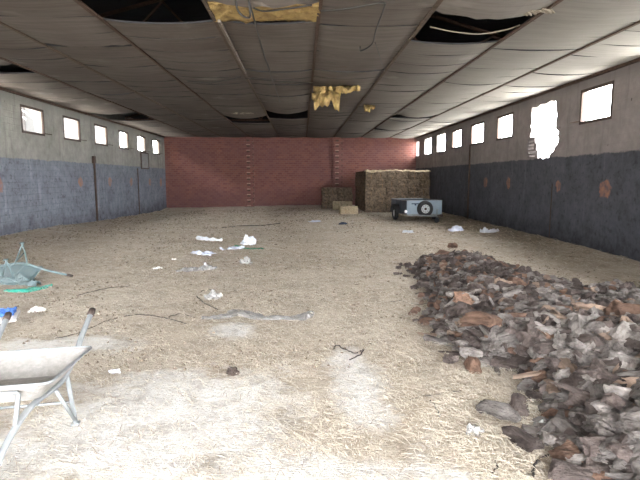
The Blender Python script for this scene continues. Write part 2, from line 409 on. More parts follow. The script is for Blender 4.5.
# window frames: thin rusty steel angle frames with a stay
def win(i, X, a, b, z0, z1, sgn, bars):
    w = empty('window_%d' % i, (X, (a+b)/2, z0)); w['kind'] = 'structure'
    bm = bmesh.new(); t = .065; hy = (b-a)/2; hz = z1-z0
    for s in (-1, 1): box(bm, (0, s*(hy-t/2), hz/2), (.05, t, hz))
    for zz in (t/2, hz-t/2): box(bm, (0, 0, zz), (.052, (b-a)-.001, t))
    build('frame', bm, M['dark'], w)
    if bars:
        bm = bmesh.new(); tube(bm, [(-sgn*.0, hy-.02, .08), (-sgn*.22, hy+.03, .05)], .012, 6); build('stay', bm, M['dark'], w)
    return w
k = 1
for a, b in winL[6:]: win(k, XL-.02, a, b, ZW0, ZW1, -1, True); k += 1
for i, (a, b) in enumerate(winR):
    if i in (5, 6, 7, 8): win(k, XR+.02, a, b, ZW0, ZW1+.02, 1, i == 5); k += 1
# loose window frame hung under the fifth left window
o = empty('casement', (XL+.05, 24.95, 2.08)); bm = bmesh.new()
for s in (-1, 1): box(bm, (0, s*.56, .4), (.05, .05, .78))
for zz in (.03, .77): box(bm, (0, 0, zz), (.05, 1.12, .05))
build('frame', bm, M['dark'], o)
bm = bmesh.new(); box(bm, (0, 0, .4), (.012, 1.08, .7)); build('panel', bm, simple('dusty_pane', (.2,.2,.19), .5), o)
tag(o, 'detached dark-framed casement hanging below a lit window near the back left corner', 'window frame')

# pipes on the walls
def pipe(X, Y, z0, z1, r, label, boxed=True):
    o = empty('wall_pipe', (X, Y, z0)); bm = bmesh.new(); tube(bm, [(0, 0, 0), (0, .01, (z1-z0)/2), (0, 0, z1-z0)], r, 8); build('tube', bm, M['dark'], o, smooth=True)
    if boxed:
        bm = bmesh.new(); box(bm, (0, 0, z1-z0), (.09, .16, .26), .01); build('junction_box', bm, M['dark'], o)
    tag(o, label, 'pipe', 'pipes down the side walls')
pipe(XL+.045, 18.94, -.02, 2.32, .04, 'dark pipe with a box at its top on the blue-grey wall below the third window')
pipe(XL+.04, 23.85, -.05, 2.1, .025, 'thin dark pipe low on the blue-grey wall close to the back corner', False)
pipe(XR-.045, 19.35, .03, 2.93, .035, 'dark pipe running down the dark grey wall from a window sill behind the heap', False)
pipe(XR-.03, 12.85, .03, 1.5, .012, 'thin rod low on the dark grey wall beneath the broken-out opening', False)

# toothed brick pilasters on the back wall
def pilaster(cx):
    bm = bmesh.new(); z = -.05
    box(bm, (cx, YB-.06, ZC/2), (.34, .12, ZC+.1))
    i = 0
    while z < ZC-.1:
        w = .56 if i % 2 == 0 else .44
        box(bm, (cx, YB-.085, z+.075), (w, .17, .145)); z += .155; i += 1
    o = struct('pilaster', bm, M['brick'])
    bm = bmesh.new(); z = .1
    while z < ZC-.2:
        box(bm, (cx-.03, YB-.165, z), (.22, .05, .05)); z += .31
    build('mortar_tooth', bm, M['chalk'], o)
    bm = bmesh.new(); z = .02
    while z < ZC-.2:
        box(bm, (cx-.03, YB-.168, z), (.17, .03, .09)); box(bm, (cx+.24, YB-.168, z+.15), (.06, .03, .10)); z += .31
    build('slot_shade', bm, M['rust'], o)  # raised dark blocks stand in for the shade of open recesses
pilaster(-2.98); pilaster(2.02)

# ------------------------------------------------------------------ roof space
bm = bmesh.new(); mx = (XL+XR)/2
for (x0, z0, x1, z1) in ((XL-.7, 4.2, mx, 6.25), (mx, 6.25, XR+.7, 4.2)):
    v = [bm.verts.new(p) for p in ((x0, YF-.9, z0), (x1, YF-.9, z1), (x1, YB+.5, z1), (x0, YB+.5, z0))]
    w = [bm.verts.new(p.co+Vector((0, 0, .12))) for p in v]
    bm.faces.new(v); bm.faces.new(w[::-1])
    for q in range(4): bm.faces.new((v[q], v[(q+1) % 4], w[(q+1) % 4], w[q]))
struct('roof', bm, M['roof'])
for yt in (6.95, 11.6, 17.9, 22.6):
    bm = bmesh.new(); t = .09
    def bar(a, b, r=t/2): tube(bm, [(a[0], yt, a[1]), (b[0], yt, b[1])], r, 4)
    bar((XL, 4.18), (XR, 4.18)); bar((XL, 4.25), (mx, 6.2)); bar((mx, 6.2), (XR, 4.25))
    xs = [XL+1.0+ (XR-XL-2)*q/10 for q in range(11)]
    for q in range(10):
        hz0 = 4.2 if q % 2 == 0 else 4.2+(1-abs(xs[q]-mx)/7.1)*1.95
        hz1 = 4.2 if q % 2 == 1 else 4.2+(1-abs(xs[q+1]-mx)/7.1)*1.95
        bar((xs[q], hz0), (xs[q+1], hz1), .03)
    struct('roof_truss', bm, M['rust'])

# ------------------------------------------------------------------ ceiling boards
cols = [XL, -5.77, -4.46, -2.91, -1.27, .25, 1.80, 3.36, 5.0, XR]
offs = [.5, .4, .2, .45, .5, .45, -.22, .2, .6]
holes = {0: [(10.7, 11.6), (18.2, 20.6)], 3: [(6.6, 7.75), (19.0, 21.4)], 4: [(6.95, 7.7), (17.5, 19.8)], 6: [(7.2, 8.7)],
         7: [(18.4, 19.5), (23.3, 24.1)], 2: [(9.12, 9.2)]}
bm = bmesh.new()
random.seed(31)
def panel(x0, x1, y0, y1, sag0, sag1, t0=0, t1=0, torn=False):
    nu, nv = 10, 3; vs = []
    ph = random.random()*9
    for j in range(nv+1):
        row = []; fy = j/nv
        for i in range(nu+1):
            u = i/nu; s = sag0*(1-fy)+sag1*fy
            z = ZC - s*math.sin(PI*u)**.9 - (t0*(1-fy)+t1*fy) - .008*nz(u*3+ph, fy*2, ph)
            yy = y0+(y1-y0)*fy
            if torn and j == nv: yy += .12*nz(u*7, ph, 2)-.05
            row.append((x0+(x1-x0)*u, yy, z))
        vs.append(row)
    bot = [[bm.verts.new(p) for p in r] for r in vs]; top = [[bm.verts.new((p[0], p[1], p[2]+.026)) for p in r] for r in vs]
    for j in range(nv):
        for i in range(nu):
            bm.faces.new((bot[j][i], bot[j+1][i], bot[j+1][i+1], bot[j][i+1])); bm.faces.new((top[j][i], top[j][i+1], top[j+1][i+1], top[j+1][i]))
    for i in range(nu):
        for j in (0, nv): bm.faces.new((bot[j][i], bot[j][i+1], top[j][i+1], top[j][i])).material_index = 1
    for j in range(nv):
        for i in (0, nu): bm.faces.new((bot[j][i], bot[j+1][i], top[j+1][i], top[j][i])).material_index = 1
for c in range(9):
    x0, x1 = cols[c]+.004, cols[c+1]-.004
    hs = holes.get(c, [])
    br = [YF]
    kk = 7.4+offs[c]
    pts = [kk+1.56*q for q in range(-6, 15)]
    pts = [p for p in pts if YF+.3 < p < YB-.2 and not any(a-.3 < p < b+.3 for a, b in hs)]
    pts += [p for h in hs for p in h]
    br = sorted([YF]+pts+[YB])
    prev = random.uniform(.02, .05)
    for a, b in zip(br, br[1:]):
        if any(h0-.01 <= a and b <= h1+.01 for h0, h1 in hs): prev = random.uniform(.03, .06); continue
        nh = any(abs(b-h0) < .02 for h0, h1 in hs)
        s0 = max(.012, prev + random.uniform(-.018, .018)); s1 = random.uniform(.02, .075) + (.06 if nh else 0)
        mid = (a+b)/2; sm = (s0+s1)/2 + random.uniform(-.012, .015)
        if b-a > 1.0:
            g = random.uniform(.014, .04)
            panel(x0, x1, a+g, mid-.005, s0, sm); panel(x0, x1, mid+.005, b-.012, sm+random.uniform(-.016, .012), s1, torn=nh)
        else: panel(x0, x1, a+.008, b-.008, s0, s1, torn=nh)
        prev = s1
        if random.random() < .18: prev = max(.01, s1-random.uniform(.03, .05))
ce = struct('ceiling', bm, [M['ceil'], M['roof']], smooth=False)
# battens
for i, x in enumerate(cols[1:-1]):
    bm = bmesh.new(); y = YF+.1
    while y < YB-.1:
        L = random.uniform(2.4, 4.2); y1 = min(YB-.05, y+L)
        dx = random.uniform(-.012, .012)
        box(bm, (x+dx, (y+y1)/2, ZC-.012), (random.choice((.045, .05, .06)), y1-y-.02, .03)); y = y1
    struct('ceiling_batten', bm, M['timber'] if i % 2 else M['rust'])
bm = bmesh.new(); box(bm, (XL+.03, (YF+YB)/2, ZC-.03), (.06, YB-YF, .07)); box(bm, (XR-.03, (YF+YB)/2, ZC-.03), (.06, YB-YF, .07))
struct('trim_1', bm, M['rust'])

# cables on and under the ceiling
def cable(pts, r, label, z=None, name='ceiling_cable', group='cables sagging under the ceiling', m='cable'):
    P = []
    for p in pts:
        zz = ZC-.06-(p[2] if len(p) > 2 else 0); P.append(atz(p[0], p[1], zz))
    bm = bmesh.new(); tube(bm, smoothpath(P, 5), r, 6); tag(build(name, bm, M[m], smooth=True), label, 'cable', group)
cable([(244,-12,0),(250,5,.03),(262,48,.05),(272,78,.04),(280,102,.03)], .012, 'long thin cable running down the ceiling in line with the hall')
cable([(236,-8,0),(237,8,.2),(243,16,.3),(250,17,.25),(249,4,.1),(247,-8,0)], .012, 'looped black cable dangling beside the yellow insulation strip')
cable([(246,4,.0),(262,11,.03),(285,9,.03),(312,5,.0)], .011, 'slack cable strung across the yellow insulation strip')
cable([(321,11,0),(345,9,.02),(368,5,.0),(383,3,.0),(384,8,.03),(376,30,.1),(372,44,.16),(361,51,.2),(360,47,.18)], .012, 'cable that turns a corner on the boards and hangs down with a frayed end')
cable([(187,81,0),(200,82,.06),(215,82,.08),(241,77,.0)], .012, 'short slack cable on the left of the ceiling')
cable([(245,78,.0),(275,81,.03),(313,83,.0)], .010, 'thin straight cable crossing the middle boards ahead of the torn insulation')
cable([(430,27,-.1),(455,32,.0),(480,34,.02),(505,30,-.02),(520,25,-.1)], .010, 'pale sagging wire across the big dark ceiling gap', m='shred')
cable([(375,42,.02),(381,60,.05),(385,72,.02)], .006, 'hair-thin wire hanging off the corner cable')

# insulation: strip in the gap, torn batts
def batt(c, sx, sy, sz, seed, droop=.0, ragged=.06):
    bm = bmesh.new(); bmesh.ops.create_grid(bm, x_segments=34, y_segments=14, size=.5)
    r = bmesh.ops.extrude_face_region(bm, geom=bm.faces[:]); 
    for e in r['geom']:
        if isinstance(e, bmesh.types.BMVert): e.co.z += 1
    for v in bm.verts:
        x, y, z = v.co
        X = x*sx; Y = y*sy
        n1 = nz(X+seed, Y, z*2, 5); n2 = nz(X, Y+seed, 1, 14)
        Z = (z-.5)*sz + (.03*n1+.03*n2+.02*nz(X, Y, z+seed, 30))
        if abs(y) > .4: Y += ragged*nz(X+seed, 3, 1, 9)*1.5
        if abs(x) > .45: X += ragged*nz(Y+seed, 5, 1, 9)
        if droop: Z -= droop*max(0, .5-y)**1.2*(.95+.5*nz(X+seed, 1, 1, 3.5)+.35*nz(X+seed, 4, 1, 11))*(1.2 if z < .5 else 1)*(1.3 if x < .08 else .45)
        v.co = (X, Y, Z)
    return bm
o = build('insulation_batt', batt(0, 1.52, .75, .09, 3.0), M['insul'], loc=(-.5, 7.33, ZC+.03), smooth=True)
tag(o, 'long strip of yellow insulation filling a missing ceiling board', 'insulation')
p = atz(336, 88, ZC-.12)
o = build('insulation_batt', batt(0, 1.0, .7, .09, 8.0, .36, .16), M['insul'], loc=(p.x, p.y, ZC-.07), smooth=True)
tag(o, 'torn ochre insulation clump hanging ragged from the middle of the ceiling', 'insulation')
for q in range(9):      # its hanging shreds
    xx = random.uniform(-.4, .35); ln = random.uniform(.02, .10); bm = bmesh.new()
    tube(bm, [(xx, -.25+random.uniform(-.05, .1), -.08), (xx+random.uniform(-.04, .04), -.3, -.12-ln*.6), (xx+random.uniform(-.06, .06), -.31, -.14-ln)], [.05, .035, .006], 6)
    build('shred', bm, M['insul'], o)
p = atz(369, 107, ZC-.1)
tag(build('insulation_batt', batt(0, .3, .3, .08, 5.0, .12, .1), M['insul'], loc=(p.x, p.y, ZC-.07), smooth=True), 'small brownish tuft hanging from the boards farther back than the ochre clump', 'insulation')
def shreds(px0, px1, py, name, label, n=16, z=ZC-.05, m='shred'):
    bm = bmesh.new()
    for q in range(n):
        p = atz(px0+(px1-px0)*(q+random.random())/n, py+random.uniform(-.6, .6), z)
        w = .05+.06*random.random()
        box(bm, p, (w*1.6, .05+.06*random.random(), .02), .004, Euler((random.uniform(-.6, .6), random.uniform(-.4, .4), random.random())))
    tag(build(name, bm, M[m]), label, 'torn board')
shreds(462, 552, 11.5, 'torn_board_edge', 'pale ragged broken edge of board along the big dark ceiling gap', 30)
shreds(232, 252, 113, 'torn_board_edge', 'pale ragged broken edge of board over the far dark ceiling gap', 16)
# loose wooden lath
p0, p1 = atz(212, 21, ZC-.05), atz(243, 73, ZC-.05)
bm = bmesh.new(); tube(bm, [p0+Vector((.1, 0, -.0)), p1+Vector((.05, 0, -.0))], .03, 4); tag(build('ceiling_lath', bm, simple('split_lath', (.19,.16,.135), .9)), 'pale splintered lath beside the batten under the insulation strip', 'lath')

# ------------------------------------------------------------------ bales
def bale_mesh(L, W, Hh, seed):
    bm = bmesh.new(); bmesh.ops.create_cube(bm, size=1)
    bmesh.ops.subdivide_edges(bm, edges=bm.edges[:], cuts=9, use_grid_fill=True)
    for v in bm.verts:
        x, y, z = v.co; e = sum(1 for q in (x, y, z) if abs(q) > .48)
        p = Vector((x*L, y*W, z*Hh))
        for t in (-.22, .22):     # waist where the strings bite
            p.y *= 1-.035*math.exp(-((x-t)/.035)**2); p.z *= 1-.04*math.exp(-((x-t)/.035)**2)
        k = .965 if e == 2 else (.93 if e == 3 else 1)
        p = p*k
        d = .022*nz(p.x+seed, p.y, p.z, 6)+.02*nz(p.x, p.y+seed, p.z, 17)
        p += p.normalized()*d
        v.co = p + Vector((0, 0, Hh/2))
    return bm
bales = []
for s in range(3):
    root = empty('straw_bale', (0, 0, 0)); build('bale_body', bale_mesh(1.0, .5, .40, s*7.3), M['bale'], root)
    for t in (-.22, .22):
        bm = bmesh.new(); tube(bm, [(t, y, z) for y, z in ((-.242, .008), (.242, .008), (.242, .392), (-.242, .392), (-.242, .008))], .005, 4)
        build('string', bm, M['strip'], root)
    bales.append(root)
used = [False]*3
def place_bale(x, y, z, rz, label, group=None, sc=(1, 1, 1)):
    k = random.randrange(3); src = bales[k]
    if not used[k]: r = src; used[k] = True
    else:
        r = src.copy(); C.objects.link(r)
        for ch in list(src.children): c = ch.copy(); C.objects.link(c); c.parent = r
    r.location = (x, y, z); r.rotation_euler = (random.uniform(-.015, .015), random.uniform(-.015, .015), rz); r.scale = sc
    tag(r, label, 'straw bale', group)
    if 'on the floor' in label:       # paler straw than the stacks
        b = [c for c in C.objects if c.parent == r and c.name.startswith('bale_body')][0]
        b.data = b.data.copy(); b.data.materials.clear(); b.data.materials.append(M['loosetop'])
ordn = ['bottom', 'second', 'third', 'fourth', 'top']
posn = ['far left', 'middle left', 'middle right', 'far right']
G1 = 'straw bales of the big stack'
BX0, BY0 = 3.0, 23.7
for r in range(5):
    off = 0 if r % 2 == 0 else -.5
    k = 0
    xs = [BX0+.5+i*1.03 for i in range(3)] if r % 2 == 0 else [BX0+.25, BX0+1.03, BX0+2.06, BX0+2.84]
    for i, x in enumerate(xs):
        w = 1.0 if r % 2 == 0 else (.5 if i in (0, 3) else 1.0)
        tot = len(xs); nm = {3: ['at the open left end', 'in the middle', 'against the side wall'], 4: ['short end at the open corner', 'left of middle', 'right of middle', 'short end by the wall']}[tot][i]
        place_bale(x, BY0+.25+random.uniform(-.03, .03), .02+r*.392, random.uniform(-.03, .03), 'front straw bale of the big stack, %s layer, %s' % (ordn[r], nm), G1, (w, 1, 1))
    for j in range(4):
        yy = BY0+.5+.53+j*1.04
        place_bale(BX0+.25+random.uniform(-.03, .02), yy, .02+r*.392, PI/2+random.uniform(-.02, .02), 'side straw bale of the big stack, %s layer, %s from the corner' % (ordn[r], ['next', 'second', 'third', 'farthest'][j]), G1)
bm = bmesh.new(); bmesh.ops.create_grid(bm, x_segments=60, y_segments=20, size=.5)
for v in bm.verts:
    x = v.co.x*3.15; y = v.co.y*.52
    v.co = (x, y, .03+.05*nz(x, y, 1, 6)+.05*nz(x, y, 4, 1.5)+(-.06 if abs(v.co.y) > .49 or abs(v.co.x) > .49 else 0))
tag(build('loose_straw', bm, M['loosetop'], loc=(BX0+1.55, BY0+.26, .02+5*.392), smooth=True), 'pale loose straw lying along the top of the big bale stack', 'straw', kind='stuff')
G2 = 'straw bales of the low stack'
for r in range(3):
    for i in range(2):
        place_bale(1.43+.82*i+(.05 if r % 2 else 0), 26.6, .06+r*.36, random.uniform(-.03, .03), 'straw bale in the low stack, %s layer, %s' % (ordn[r].replace('third', 'top') if r < 2 else 'top', ['open end', 'end by the big stack'][i]), G2, (.8, 1, .92))
p = atz(349, 214.5, 0)
place_bale(p.x, p.y+.3, H(p.x, p.y+.3)-.02, .12, 'single straw bale lying on the floor in front of the bale stacks', 'single bales on the floor', (.82, .95, .95))
p = atz(343, 211, 0)
place_bale(p.x+.05, p.y+1.0, H(p.x, p.y+1.0)-.02, -.05, 'single straw bale half hidden behind the one on the floor', 'single bales on the floor', (1, 1, 1.15))
for i, u in enumerate(used):
    if not u:
        for ch in list(bales[i].children): bpy.data.objects.remove(ch)
        bpy.data.objects.remove(bales[i])

# ------------------------------------------------------------------ car trailer
def trailer():
    T = empty('car_trailer', (4.62, 18.75, 0), math.radians(7)); W2, L, z0, z1 = .69, 1.95, .30, .80
    # local: x across, y away from the camera, front panel at y=0
    bm = bmesh.new(); box(bm, (0, -.0, (z0+z1)/2), (2*W2, .035, z1-z0), .006)
    for zz in (z0+.1, z0+.25, z0+.4): box(bm, (0, -.02, zz), (2*W2-.06, .012, .02))
    build('front_panel', bm, M['trailer'], T)
    for s in (-1, 1):
        bm = bmesh.new(); box(bm, (s*(W2-.015), L/2+.02, (z0+z1)/2), (.03, L, z1-z0), .006)
        for yy in (.1, .7, 1.3, 1.9): box(bm, (s*(W2+.005), yy, (z0+z1)/2), (.03, .04, z1-z0))
        build('side_panel', bm, M['trailer_side'], T)
    bm = bmesh.new(); box(bm, (0, L+.02, (z0+z1)/2), (2*W2, .035, z1-z0), .006); build('tailgate', bm, M['trailer_side'], T)
    bm = bmesh.new(); box(bm, (0, L/2, z0+.01), (2*W2-.03, L, .03)); build('deck', bm, M['trailer_side'], T)
    bm = bmesh.new(); r = .018
    tube(bm, [(-W2, 0, z1), (W2, 0, z1), (W2, L, z1), (-W2, L, z1), (-W2, 0, z1)], r, 6); build('top_rail', bm, M['galv'], T)
    bm = bmesh.new()
    for s in (-1, 1):
        box(bm, (s*.5, L/2, z0-.04), (.06, L, .07))
        tube(bm, [(s*.5, 0, z0-.04), (.12, -1.05, z0-.02)], .03, 6)
    box(bm, (0, -.02, z0-.03), (2*W2, .05, .05)); build('chassis', bm, M['galv'], T)
    bm = bmesh.new(); tube(bm, [(.12, -1.0, z0), (.12, -1.3, z0+.02)], .03, 8); box(bm, (.12, -1.34, z0+.03), (.08, .14, .09), .02); build('hitch', bm, M['dark'], T)
    bm = bmesh.new(); tube(bm, [(.2, -.75, .12), (.2, -.75, .52)], .022, 8); tube(bm, [(.2, -.75, .5), (.28, -.75, .53)], .01, 6)
    j = build('jockey_stand', bm, M['galv'], T)
    bm = bmesh.new(); lathe_y(bm, [(.02, -.03), (.085, -.03), (.095, 0), (.085, .03), (.02, .03)], 18, Matrix.Translation((.2, -.75, .115))); build('jockey_wheel', bm, M['rubber'], j)
    for s in (-1, 1):
        w = empty('wheel', (s*(W2+.12), 1.05, .27)); w.parent = T; w.rotation_euler = (0, 0, PI/2)
        bm = bmesh.new(); torus(bm, .2, .075, 28, 10, 1.0); build('tyre', bm, M['rubber'], w, smooth=True)
        bm = bmesh.new(); lathe_y(bm, [(.14, -.04), (.15, 0), (.14, .04)]); build('rim', bm, M['rim'], w)
        bm = bmesh.new(); n = 12; pr = []
        for q in range(n+1):
            a = PI*q/n; pr.append((1.05+.34*math.cos(a), .30+.31*math.sin(a)))
        A = [[bm.verts.new((s*(W2+dx), y, z)) for y, z in pr] for dx in (.01, .22)]
        B = [[bm.verts.new((s*(W2+dx), 1.05+(y-1.05)*1.04, z+.01)) for y, z in pr] for dx in (.01, .22)]
        for q in range(n):
            for X in (A, B): bm.faces.new((X[0][q], X[0][q+1], X[1][q+1], X[1][q]))
            for e in (0, 1): bm.faces.new((A[e][q], A[e][q+1], B[e][q+1], B[e][q]))
        for q in (0, n): bm.faces.new((A[0][q], A[1][q], B[1][q], B[0][q]))
        build('mudguard', bm, M['rubber'], T)
    # spare wheel on the front panel
    sp = empty('spare_wheel', (-.02, -.12, .50)); sp.parent = T
    bm = bmesh.new(); torus(bm, .225, .088, 36, 12, 1.1); build('tyre', bm, M['rubber'], sp, smooth=True)
    bm = bmesh.new(); lathe_y(bm, [(.05, -.055), (.09, -.075), (.15, -.045), (.155, -.07), (.165, -.07), (.17, .03)], 32)
    for q in range(4):
        a = PI/4+q*PI/2; box(bm, (.12*math.cos(a), -.06, .12*math.sin(a)), (.03, .02, .03), .004)
    build('rim', bm, M['rim'], sp)
    bm = bmesh.new(); lathe_y(bm, [(.03, -.09), (.045, -.08), (.05, -.05)], 16)
    for q in range(8):
        a = q*PI/4; tube(bm, [(.115*math.cos(a), -.078, .115*math.sin(a)), (.115*math.cos(a), -.05, .115*math.sin(a))], .016, 8)
    build('hub', bm, M['dark'], sp)
    bm = bmesh.new(); lathe_y(bm, [(.02, -.05), (.05, -.045), (.06, 0), (.05, .02)], 16, Matrix.Translation((-W2-.05, -.03, .40))); build('marker_lamp', bm, M['lamp'], T)
    bm = bmesh.new(); box(bm, (-W2+.32, -.03, .69), (.3, .015, .035)); box(bm, (-W2+.32, -.035, .65), (.06, .01, .05)); build('label_strip', bm, M['navy'], T)
    tag(T, 'pale blue single-axle car trailer with a spare wheel on its front panel beside the bales', 'trailer')
trailer()

# ------------------------------------------------------------------ wheelbarrows
def barrow(name, loc, rot, mt, mf, tilt_wheel=0):
    """local: +x forward (wheel), z up, ground z=0, origin on the ground under the tray"""
    B = empty(name, loc, rot=rot)
    # tray: lofted rounded rectangles from bottom to rim
    def ring(x0, x1, w0, w1, z0, z1, r):
        pts = []
        cs = [(x0, -w0), (x1, -w1), (x1, w1), (x0, w0)]
        for i in range(4):
            p = Vector(cs[i]); a = Vector(cs[i-1]); b = Vector(cs[(i+1) % 4])
            d1 = (a-p).normalized(); d2 = (b-p).normalized()
            for t in (0, .25, .5, .75, 1):
                q = p + d1*r*(1-t)**2 + d2*r*t**2
                zz = z0+(z1-z0)*(q.x-x0)/(x1-x0); pts.append(Vector((q.x, q.y, zz)))
        return pts
    outer = [ring(-.22, .27, .23, .175, .455, .455, .08), ring(-.34, .385, .31, .23, .55, .565, .08), ring(-.42, .46, .355, .275, .62, .64, .07), ring(-.44, .48, .375, .295, .622, .645, .07)]
    inner = [[p+Vector((0, 0, -.012)) for p in outer[3]], [p*1.0+Vector((0, 0, .0)) for p in ring(-.41, .45, .345, .265, .61, .632, .065)],
             ring(-.33, .37, .295, .215, .55, .565, .08), ring(-.215, .265, .22, .165, .463, .463, .08)]
    bm = bmesh.new(); allr = [[bm.verts.new(p) for p in r] for r in outer+inner]; n = 20
    for a, b in zip(allr, allr[1:]):
        for q in range(n): bm.faces.new((a[q], a[(q+1) % n], b[(q+1) % n], b[q]))
    bm.faces.new(allr[0][::-1]); bm.faces.new(allr[-1])
    t = build('tray', bm, mt, B, smooth=False)
    bm = bmesh.new(); rp = [p+Vector((0, 0, 0)) for p in outer[3]]; tube(bm, rp+[rp[0]], .011, 6, False); build('rim', bm, mf, t, smooth=True)
    # two main tubes: grip -> under tray -> wheel fork
    for s in (-1, 1):
        bm = bmesh.new()
        path = smoothpath([(-.95, s*.29, .80), (-.60, s*.275, .67), (-.42, s*.27, .585), (-.18, s*.22, .43), (.20, s*.16, .425), (.40, s*.13, .40), (.60, s*.095, .31), (.74, s*.075, .22)], 5)
        tube(bm, path, .021, 8); build('handle', bm, mf, B, smooth=True)
        bm = bmesh.new(); tube(bm, [(-1.0, s*.292, .82), (-.955, s*.29, .80), (-.90, s*.288, .78)], [.024, .025, .024], 10); build('grip', bm, M['grip'], B, smooth=True)
        bm = bmesh.new(); tube(bm, smoothpath([(-.25, s*.235, .46), (-.29, s*.245, .22), (-.30, s*.26, .012)], 4), .016, 8)
        tube(bm, [(-.30, s*.26, .03), (-.04, s*.20, .42)], .014, 6); box(bm, (-.30, s*.26, .006), (.08, .05, .012)); build('leg', bm, mf, B, smooth=True)
    bm = bmesh.new(); tube(bm, [(-.29, -.245, .20), (-.29, .245, .20)], .011, 6); build('crossbar', bm, mf, B, smooth=True)
    bm = bmesh.new(); tube(bm, [(.43, -.12, .58), (.43, .12, .58)], .014, 6)
    for s in (-1, 1): tube(bm, [(.43, s*.12, .58), (.50, s*.11, .37)], .014, 6)
    build('crossbar', bm, mf, B, smooth=True)
    w = empty('wheel', (.74, 0, .19)); w.parent = B
    bm = bmesh.new(); torus(bm, .148, .042, 30, 10, 1.0); build('tyre', bm, M['rubber'], w, smooth=True)
    bm = bmesh.new(); lathe_y(bm, [(.02, -.06), (.03, -.035), (.10, -.02), (.118, -.03), (.118, .03), (.10, .02), (.03, .035), (.02, .06)], 26); tube(bm, [(0, -.085, 0), (0, .085, 0)], .009, 6)
    build('hub', bm, mf, w)
    return B
b1 = barrow('wheelbarrow', (-1.74, 2.98, .01), (0, 0, math.radians(-80)), M['tray'], M['galv']); b1.scale = (.72, .98, .8)
tag(b1, 'dusty grey steel wheelbarrow standing upright in the near left corner', 'wheelbarrow')
b2 = barrow('wheelbarrow', (-4.72, 7.85, .52), (math.radians(155), math.radians(2), math.radians(176)), M['green'], M['green']); b2.scale = (.85, .9, .85)
tag(b2, 'teal green wheelbarrow lying upside down on the straw at the left edge', 'wheelbarrow')

# ------------------------------------------------------------------ litter on the floor
def blob(name, px, py, w, d, h, m, label, cat, seed, group=None, amp=.5):
    p = atz(px, py, 0); p.z = H(p.x, p.y)
    bm = bmesh.new(); bmesh.ops.create_icosphere(bm, subdivisions=4, radius=1)
    for v in bm.verts:
        c = v.co.copy(); n1 = nz(c.x+seed, c.y, c.z, 1.3); n2 = abs(nz(c.x, c.y+seed, c.z, 3.2)); n3 = abs(nz(c.x, c.y, c.z+seed, 7))
        k = 1+amp*n1+.5*n2-.25*n3; hz = max(c.z, -.12)
        v.co = (c.x*w/2*k, c.y*d/2*(1+amp*1.2*n1+.2*n2), hz*h*(1+1.3*n1+.7*n2-.5*n3))
    o = build(name, bm, M[m], loc=(p.x, p.y, p.z+h*.1), rot=(0, 0, random.uniform(-.3, .3)))
    tag(o, label, cat, group); return o
def sheet(name, pts, m, label, cat, seed, hgt=.04, group=None, width=None):
    """crumpled film laid along a path of (px,py,width m)"""
    P = smoothpath([Vector((*atz(a, b)[:2], w)) for a, b, w in pts], 8); nv = 12
    bm = bmesh.new(); rows = []
    for i, q in enumerate(P):
        t = (P[min(i+1, len(P)-1)]-P[max(i-1, 0)]); t = Vector((t.x, t.y)).normalized(); nrm = Vector((-t.y, t.x))
        row = []
        for j in range(nv+1):
            u = j/nv-.5; w = q.z*(1+.5*nz(i*.35+seed, j*.1, 2)); x = q.x+nrm.x*u*w+.02*nz(i*.5, j*.6, seed); y = q.y+nrm.y*u*w+.02*nz(i*.6+9, j*.5, seed)
            z = H(x, y)+.008+hgt*max(0, .45+nz(x*2+seed, y*2, 1, 3)+.8*abs(nz(x+seed, y, 1, 11)))*(1-abs(2*u)**3)
            row.append(bm.verts.new((x, y, z)))
        rows.append(row)
    for a, b in zip(rows, rows[1:]):
        for j in range(nv): bm.faces.new((a[j], a[j+1], b[j+1], b[j]))
    r = bmesh.ops.extrude_face_region(bm, geom=bm.faces[:])
    for e in r['geom']:
        if isinstance(e, bmesh.types.BMVert): e.co.z -= .004
    tag(build(name, bm, M[m]), label, cat, group)
GL = 'plastic litter on the straw'
blob('plastic_bag', 248, 244, .34, .30, .17, 'bag', 'bulging white plastic bag on the green netting scrap', 'plastic bag', 1.1, GL)
sheet('plastic_bag', [(199,239,.2),(208,241,.34),(222,241,.12)], 'bag', 'flat white plastic bag farthest left of the litter cluster, toward the brick wall', 'plastic bag', 2.2, .08, GL)
sheet('plastic_bag', [(193,253,.15),(202,254,.3),(214,255,.2)], 'bagblue', 'flat bluish-white bag just nearer than the farthest flat bag', 'plastic bag', 3.3, .07, GL)
sheet('plastic_bag', [(221,250,.12),(232,249,.2),(243,248,.2)], 'bagblue', 'thin bluish bag spread beside the bulging white bag', 'plastic bag', 4.4, .07, GL)
blob('plastic_bag', 246, 264, .24, .18, .09, 'bagclear', 'small cloudy grey plastic bag nearer than the bulging one', 'plastic bag', 5.5, GL)
sheet('plastic_film', [(176,272,.16),(190,271,.3),(204,270,.34),(217,270,.12)], 'bagclear', 'wide crumpled clear film with a pale blue sheen in the litter cluster', 'plastic film', 6.6, .06, GL)
blob('plastic_cup', 206, 270, .1, .08, .07, 'bagblue', 'pale blue plastic cup on the crumpled clear film', 'plastic cup', 9.1, GL, .2)
blob('paper_scrap', 158, 269, .13, .09, .03, 'paper', 'small white paper scrap left of the clear film', 'paper', 7.7, GL)
blob('paper_scrap', 174, 260, .10, .08, .025, 'paper', 'tiny white paper scrap behind the one by the clear film', 'paper', 7.2, GL)
blob('plastic_bag', 213, 298, .20, .16, .07, 'bagclear', 'brownish clear bag tangled with twine in the middle of the floor', 'plastic bag', 8.8, GL)
blob('bottle_cap', 221, 296, .055, .05, .035, 'paper', 'white cap at the end of the bag tangled with twine', 'bottle cap', 9.9, GL, .1)
